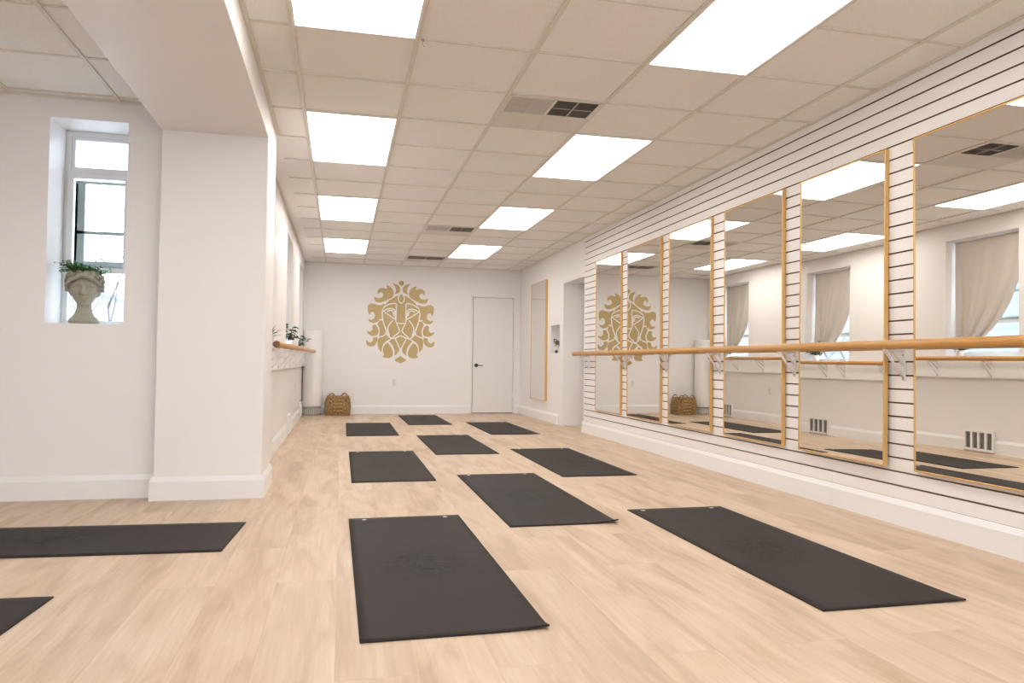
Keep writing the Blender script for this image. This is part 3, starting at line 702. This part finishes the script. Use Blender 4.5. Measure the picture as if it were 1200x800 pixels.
# ------------------------------------------------------------------ plants
def leaf(b, base, dirv, L, w, droop=.3, n=5, mi=0, fold=.25):
    base = Vector(base); d = Vector(dirv).normalized(); side = d.cross(Vector((0, 0, 1)))
    if side.length < .05: side = Vector((1, 0, 0))
    side.normalize(); up = side.cross(d); rows_ = []
    for i in range(n + 1):
        t = i / n; p = base + d * L * t + Vector((0, 0, -droop * L * t * t)); ww = w * math.sin(PI * min(1, .08 + .92 * t)) ** .8 * (1 if t < 1 else .05)
        rows_.append([b.bm.verts.new(p + side * ww * .5 + up * ww * fold), b.bm.verts.new(p), b.bm.verts.new(p - side * ww * .5 + up * ww * fold)])
    for A, B in zip(rows_, rows_[1:]):
        for k in (0, 1): f = b.bm.faces.new((A[k], A[k+1], B[k+1], B[k])); f.smooth = True; f.material_index = mi
def potted(label, loc, ph, pr_, style, seed, s=1.0, cat='plant', name='potted_plant', black_pot=False):
    rnd = random.Random(seed); t = thing(name, label, cat, loc)
    b = MB(); b.lathe([(pr_*.72, 0), (pr_*.78, .004), (pr_*.92, ph*.55), (pr_, ph), (pr_*.90, ph), (pr_*.86, ph*.86), (pr_*.1, ph*.85)], n=28); b.build('pot', M['pot'], t)
    b = MB(); b.lathe([(pr_*.84, ph*.80), (pr_*.86, ph*.855), (pr_*.05, ph*.87)], n=20); b.build('soil', M['soil'], t)
    b = MB()
    if style == 'spiky':
        for k in range(34):
            a = rnd.random() * 2 * PI; el = rnd.uniform(.15, 1.35); L = s * rnd.uniform(.07, .12)
            leaf(b, (.006*math.cos(a), .006*math.sin(a), ph*.86), (math.cos(a)*math.cos(el), math.sin(a)*math.cos(el), math.sin(el)), L, .013*s, .25)
    else:
        for k in range(12):
            a = rnd.random() * 2 * PI; el = rnd.uniform(.7, 1.4); L = s * rnd.uniform(.06, .16)
            dv = Vector((math.cos(a)*math.cos(el), math.sin(a)*math.cos(el), math.sin(el))); tip = Vector((0, 0, ph*.86)) + dv*L
            b.tube([(0, 0, ph*.86), tip], .0018, n=5)
            for q in range(4):
                a2 = a + rnd.uniform(-1.4, 1.4); leaf(b, tip - dv*.02*q, (math.cos(a2), math.sin(a2), rnd.uniform(-.1, .7)), s*rnd.uniform(.05, .075), .032*s, .4)
    b.build('foliage', M['leaf2'], t); return t
SZ = WZ0 + .012
potted('small spiky plant in a white pot on the sill nearest the pillar', (XL - .015, 6.78, SZ), .075, .045, 'spiky', 3, 1.25)
potted('broad leaved plant in a white pot on the sill of the middle left window', (XL - .015, 9.28, SZ), .10, .05, 'broad', 4, 1.3)
potted('small leafy plant in a white pot on the sill nearest the back wall', (XL - .015, 11.80, SZ), .085, .05, 'broad', 9, 1.1)
b = MB(); b.lathe([(.018, 0), (.034, .006), (.042, .022), (.038, .038), (.028, .045), (.024, .04), (.004, .012)], n=24)
tag(b.build('small_bowl', M['grille'], loc=(XL - .03, 8.72, SZ)), 'small grey bowl on the sill of the middle left window', 'bowl')
potted('tiny dark leaved plant in a white pot inside the right wall niche', (XF + .042, 10.235, NZ0), .10, .036, 'broad', 12, 1.0)
b = MB(); b.lathe([(.022, 0), (.03, .008), (.032, .03), (.026, .042), (.02, .044), (.018, .02), (.004, .01)], n=20)
tag(b.build('candle_holder', M['black'], loc=(XF + .035, 10.34, NZ0)), 'small black candle holder beside the white pot in the niche', 'candle holder')

# ------------------------------------------------------------------ stone bust planter
def bust():
    t = thing('bust_planter', 'weathered grey stone head planter with green leaves on the alcove window sill', 'planter', (-1.592, 5.165, AZ0 + .006), (0, 0, .17))
    # face looks along -Y locally
    b = MB()
    b.lathe([(.072, 0), (.084, .006), (.088, .018), (.079, .034), (.062, .050), (.049, .075), (.042, .10), (.042, .16)], n=48, sy=.82)
    bmh = b.bm
    bmesh.ops.create_icosphere(bmh, subdivisions=5, radius=1.0)
    sph = [v for v in bmh.verts if v.index == -1 or True][48*8:]
    def G(x, z, cx, cz, sx, sz): return math.exp(-((x-cx)/sx)**2 - ((z-cz)/sz)**2)
    for v in sph:
        p = v.co.copy()
        x, y, z = p.x * .080, p.y * .088, p.z * .112
        if z < 0: k = 1 + .30 * (z / .112); x *= k; y *= (1 + .12 * (z/.112))        # jaw narrows
        if p.y < 0:
            fw = min(1, -p.y * 1.8); f = 0
            f -= .010 * G(x, z, 0, .034, .055, .013)                   # brow ridge
            f += .024 * (G(x, z, -.031, .012, .019, .013) + G(x, z, .031, .012, .019, .013))   # sockets
            f -= .014 * (G(x, z, -.031, .009, .012, .0065) + G(x, z, .031, .009, .012, .0065)) # lids
            nz_ = max(0, min(1, (.030 - z) / .058))
            if -.036 < z < .036: f -= (.010 + .024 * nz_) * math.exp(-(x / (.007 + .006 * nz_))**2)
            f -= .009 * (G(x, z, -.013, -.028, .006, .006) + G(x, z, .013, -.028, .006, .006))
            f -= .014 * G(x, z, 0, -.0475, .021, .005); f -= .015 * G(x, z, 0, -.0605, .018, .0055); f += .012 * G(x, z, 0, -.054, .027, .0025)
            f += .008 * G(x, z, 0, -.071, .02, .005)
            f -= .014 * G(x, z, 0, -.086, .020, .013)                  # chin
            f -= .008 * (G(x, z, -.042, -.020, .018, .016) + G(x, z, .042, -.020, .018, .016))
            y += f * fw
        v.co = Vector((x, y - .008, z + .215))
    body = b.build('head', M['stone'], t, smooth=True)
    rm = body.modifiers.new('rm', 'REMESH'); rm.mode = 'VOXEL'; rm.voxel_size = .0019
    sm = body.modifiers.new('sm', 'SMOOTH'); sm.factor = .4; sm.iterations = 1
    # hair: full cap with lumpy wavy locks, open at the top
    rnd = random.Random(5); b = MB()
    b.lathe([(.050, .165), (.082, .180), (.098, .215), (.103, .250), (.100, .285), (.088, .318), (.070, .322), (.05, .300)], c=(0, .022, 0), n=48, sy=.82)
    for ringi, (zz, rx, ry, rr, n) in enumerate(((.315, .083, .085, .020, 13), (.296, .098, .092, .021, 15), (.268, .104, .086, .021, 13), (.240, .104, .08, .020, 12), (.213, .100, .075, .018, 11))):
        for k in range(n):
            a = 2 * PI * (k + .5 * (ringi % 2)) / n + rnd.uniform(-.08, .08)
            front = math.sin(a) < -.05
            if front and ringi >= 2 and abs(math.cos(a)) < (.72, .76, .80)[ringi - 2]: continue
            cx, cy = rx * math.cos(a), ry * math.sin(a)
            pts = []
            for q in range(7):
                th = q / 6 * 4.4 + rnd.uniform(0, .4); r_ = .017 * (1 - q / 9)
                ta = (-math.sin(a), math.cos(a))
                pts.append((cx + ta[0]*r_*math.cos(th) + .005*math.cos(a)*q/6, cy + ta[1]*r_*math.cos(th) + .005*math.sin(a)*q/6, zz + r_*math.sin(th) * .9))
            b.tube(pts, [rr*.55*(1 - .08*q) for q in range(7)], n=7)
    for k in range(11):      # centre parted waves over the forehead
        for sg in (-1, 1):
            u = k / 10; x = sg * (.006 + .074 * u); zz = .300 - .042 * u ** 1.6 + .004 * math.sin(k * 2.2)
            y = -.092 * math.sqrt(max(.05, 1 - (x / .105)**2)) - .002
            b.tube([(x - sg*.012, y, zz + .012), (x, y - .007, zz + .004*math.sin(k)), (x + sg*.012, y + .002, zz - .010)], [.008, .0105, .008], n=8)
    b.lathe([(.055, .27), (.080, .285), (.086, .315), (.080, .330), (.070, .330), (.066, .300)], n=40, sy=1.0)
    hair = b.build('hair', M['stone'], t, smooth=True)
    rm = hair.modifiers.new('rm', 'REMESH'); rm.mode = 'VOXEL'; rm.voxel_size = .0030
    sm = hair.modifiers.new('sm', 'SMOOTH'); sm.factor = .5; sm.iterations = 2
    b = MB(); rnd = random.Random(11)
    for k in range(80):
        a = rnd.random() * 2 * PI; el = rnd.uniform(.0, 1.2); L = rnd.uniform(.06, .125) * (1.25 if math.cos(a) < -.3 else 1.0)
        dv = Vector((math.cos(a)*math.cos(el), math.sin(a)*math.cos(el)*.8, math.sin(el)*.62)); r0 = rnd.uniform(.01, .055)
        base = Vector((math.cos(a)*r0, math.sin(a)*r0, .322)); mid = base + dv*L*.6 + Vector((0, 0, .008)); tip = base + dv*L
        b.tube([base, mid, tip], [.0018, .0014, .0008], n=4)
        for q in range(7):
            p = base.lerp(tip, .25 + q*.12); a2 = a + (1.1 if q % 2 else -1.1) + rnd.uniform(-.3, .3)
            leaf(b, p, (math.cos(a2), math.sin(a2), rnd.uniform(-.1, .5)), rnd.uniform(.022, .036), .014, .2, n=3)
    b.build('foliage', M['leaf'], t, label='green fern-like leaves')
bust()

# ------------------------------------------------------------------ basket
t = thing('wicker_basket', 'woven seagrass basket with two loop handles on the floor against the back wall', 'basket', (-.03, 12.285, 0))
b = MB(); nz_, nu = 60, 220; g = []
HB = .305
def sq(a, hx, hy, e=.36):
    c, s_ = math.cos(a), math.sin(a); return hx*math.copysign(abs(c)**e, c), hy*math.copysign(abs(s_)**e, s_)
for j in range(nz_ + 1):
    v = j / nz_; z = HB * v; sc_ = 1 + .05*math.sin(v*PI*.85) - .26*max(0, v - .5)**1.2; row = []
    for i in range(nu):
        a = 2*PI*i/nu; x, y = sq(a, .188*sc_, .160*sc_)
        bump = .010*math.sin(v*PI*11)*math.sin(a*15) + .0025*noise.noise(Vector((x*60, y*60, z*60)))
        if v < .06 or v > .93: bump = .004*math.sin(a*60)
        L_ = math.hypot(x, y); row.append(b.bm.verts.new((x*(1+bump/L_*1.5), y*(1+bump/L_*1.5), z + .001)))
    g.append(row)
inner = []
for z, k in ((HB - .002, .93), (.02, .90)):
    row = []
    for i in range(nu):
        a = 2*PI*i/nu; x, y = sq(a, .165*k, .138*k); row.append(b.bm.verts.new((x, y, z)))
    inner.append(row)
allr = g + inner
for A, B in zip(allr, allr[1:]):
    for k in range(nu): b.bm.faces.new((A[k], A[(k+1) % nu], B[(k+1) % nu], B[k])).smooth = True
b.bm.faces.new(inner[-1]); b.bm.faces.new(list(reversed(g[0])))
b.build('basket_body', M['basket'], t, normals=True)
for sx in (-1, 1):
    pts = []
    for k in range(13):
        a = PI*k/12; pts.append((sx*.100 + .050*math.cos(a), -.135 + .004*math.sin(a*5), HB - .03 + .072*math.sin(a)))
    b = MB(); b.tube(pts, [.009 + .0015*math.sin(k*2.1) for k in range(13)], n=8); b.build('handle', M['basket'], t)
    pts2 = [(p[0], .135, p[2]) for p in pts]
    b = MB(); b.tube(pts2, [.009 + .0015*math.sin(k*2.1) for k in range(13)], n=8); b.build('handle', M['basket'], t)

# ------------------------------------------------------------------ corner cylinder
t = thing('floor_column', 'tall white rounded column unit on a grey base in the back left corner', 'column unit', (-.435, 12.325, 0))
b = MB(); b.lathe([(.150, .135), (.156, .14), (.157, .16), (.157, 1.325), (.150, 1.348), (.13, 1.356), (.01, 1.358)], n=48); b.build('casing', M['cyl'], t)
b = MB(); b.lathe([(.148, .0), (.150, .01), (.140, .03), (.138, .11), (.146, .135)], n=48); bs = b.build('base', M['cylbase'], t, label='grey slotted base')
b = MB()
for k in range(28):
    a = 2*PI*k/28; b.box(-.003, .003, -.003, .003, .03, .11)
    for v in b.bm.verts[-8:] if False else list(b.bm.verts)[-8:]:
        v.co = Vector((v.co.x + .143*math.cos(a), v.co.y + .143*math.sin(a), v.co.z))
b.build('rib', M['cyl'], t)

# ------------------------------------------------------------------ outside
MB().box(-60, -4.3, -20, 60, -.9, -.8).build('ground', M['snow'], kind='structure')
MB().box(-4.3, 30, -40, -3.3, -.3, -.2).build('ground_front', M['snow'], kind='structure')
MB().box(-4.3, -.95, 5.6, 60, -.9, -.8).build('ground_side', M['snow'], kind='structure')
t = thing('neighbour_house', 'pale clapboard house seen outside through the windows', 'house', (-9.5, 12, -.8))
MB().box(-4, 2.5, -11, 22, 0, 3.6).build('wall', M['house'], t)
b = MB(); b.extr([(-4.4, 3.6), (2.9, 3.6), (-.75, 4.9)], 'y', -11.4, 22.4); b.build('roof', M['snow'], t)
for yy in (-7, -2.5, 2, 6.5, 11, 15.5):
    b = MB(); rect_frame(b, yy - .5, yy + .5, 1.5, 3.0, .09, 2.5, 2.56, 'x'); b.box(2.5, 2.56, yy - .41, yy + .41, 2.2, 2.27); wv_ = b.build('window', M['vinyl'], t)
    MB().box(2.5, 2.52, yy - .41, yy + .41, 1.59, 2.91).build('pane', M['dark_glass'], wv_)
def tree(x, y, h, seed, label):
    rnd = random.Random(seed); t = thing('bare_tree', label, 'tree', (x, y, -.8), group='bare trees outside the windows'); b = MB()
    def grow(p, d, L, r, lev):
        q = p + d * L; b.tube([p, p.lerp(q, .5) + Vector((rnd.uniform(-.04, .04), rnd.uniform(-.04, .04), 0)) * L, q], [r, r*.85, r*.65], n=6)
        if lev == 0: return
        for _ in range(3 if lev > 1 else 4):
            a = rnd.random()*2*PI; e_ = rnd.uniform(.35, .8); nd = (d + Vector((math.cos(a)*e_, math.sin(a)*e_, .15))).normalized()
            grow(p.lerp(q, rnd.uniform(.6, 1)), nd, L*rnd.uniform(.55, .75), r*.55, lev - 1)
    grow(Vector((0, 0, 0)), Vector((0, 0, 1)), h*.35, .03, 5); b.build('trunk', M['bark'], t)
tree(-3.3, 12.0, 5.0, 1, 'thin bare tree outside the alcove window, nearer one')
tree(-5.2, 21.0, 5.0, 2, 'thin bare tree outside the alcove window, farther one')
tree(-4.4, 8.2, 5.0, 3, 'bare tree outside the nearest left window')
tree(-5.0, 15.6, 4.5, 4, 'bare tree outside the far left windows')

# ------------------------------------------------------------------ world: bright overcast sky
w = bpy.data.worlds.new('sky'); bpy.context.scene.world = w; w.use_nodes = True; nt = w.node_tree
bg = nt.nodes['Background']; bg.inputs['Strength'].default_value = 5.8
tc = N(nt, 'ShaderNodeTexCoord'); sp = N(nt, 'ShaderNodeSeparateXYZ'); lk(nt, tc.outputs['Generated'], sp.inputs[0])
r1 = N(nt, 'ShaderNodeValToRGB'); e = r1.color_ramp.elements; e[0].position = 0; e[0].color = (.88, .93, 1, 1); e[1].position = .6; e[1].color = (.70, .82, 1, 1)
lk(nt, sp.outputs['Z'], r1.inputs[0]); lk(nt, r1.outputs[0], bg.inputs['Color'])

# ------------------------------------------------------------------ camera
cy_, sy_ = math.cos(YAW), math.sin(YAW)
fw = Vector((sy_*math.cos(PITCH), cy_*math.cos(PITCH), math.sin(PITCH)))
r0 = Vector((cy_, -sy_, 0)); u0 = r0.cross(fw)
rt = r0*math.cos(ROLL) + u0*math.sin(ROLL); up = -r0*math.sin(ROLL) + u0*math.cos(ROLL)
cd = bpy.data.cameras.new('camera'); cam = bpy.data.objects.new('camera', cd); C.objects.link(cam)
mw = Matrix.Identity(4)
for i in range(3): mw[i][0] = rt[i]; mw[i][1] = up[i]; mw[i][2] = -fw[i]
mw[0][3], mw[1][3], mw[2][3] = 0, 0, HC
cam.matrix_world = mw; cd.sensor_width = 36; cd.lens = F_PX / 1200 * 36; cd.clip_start = .02; cd.clip_end = 200
sc = bpy.context.scene; sc.camera = cam
vs = sc.view_settings; vs.view_transform = 'Standard'; vs.look = 'None'; vs.gamma = 1; vs.exposure = 0.65; vs.use_curve_mapping = False
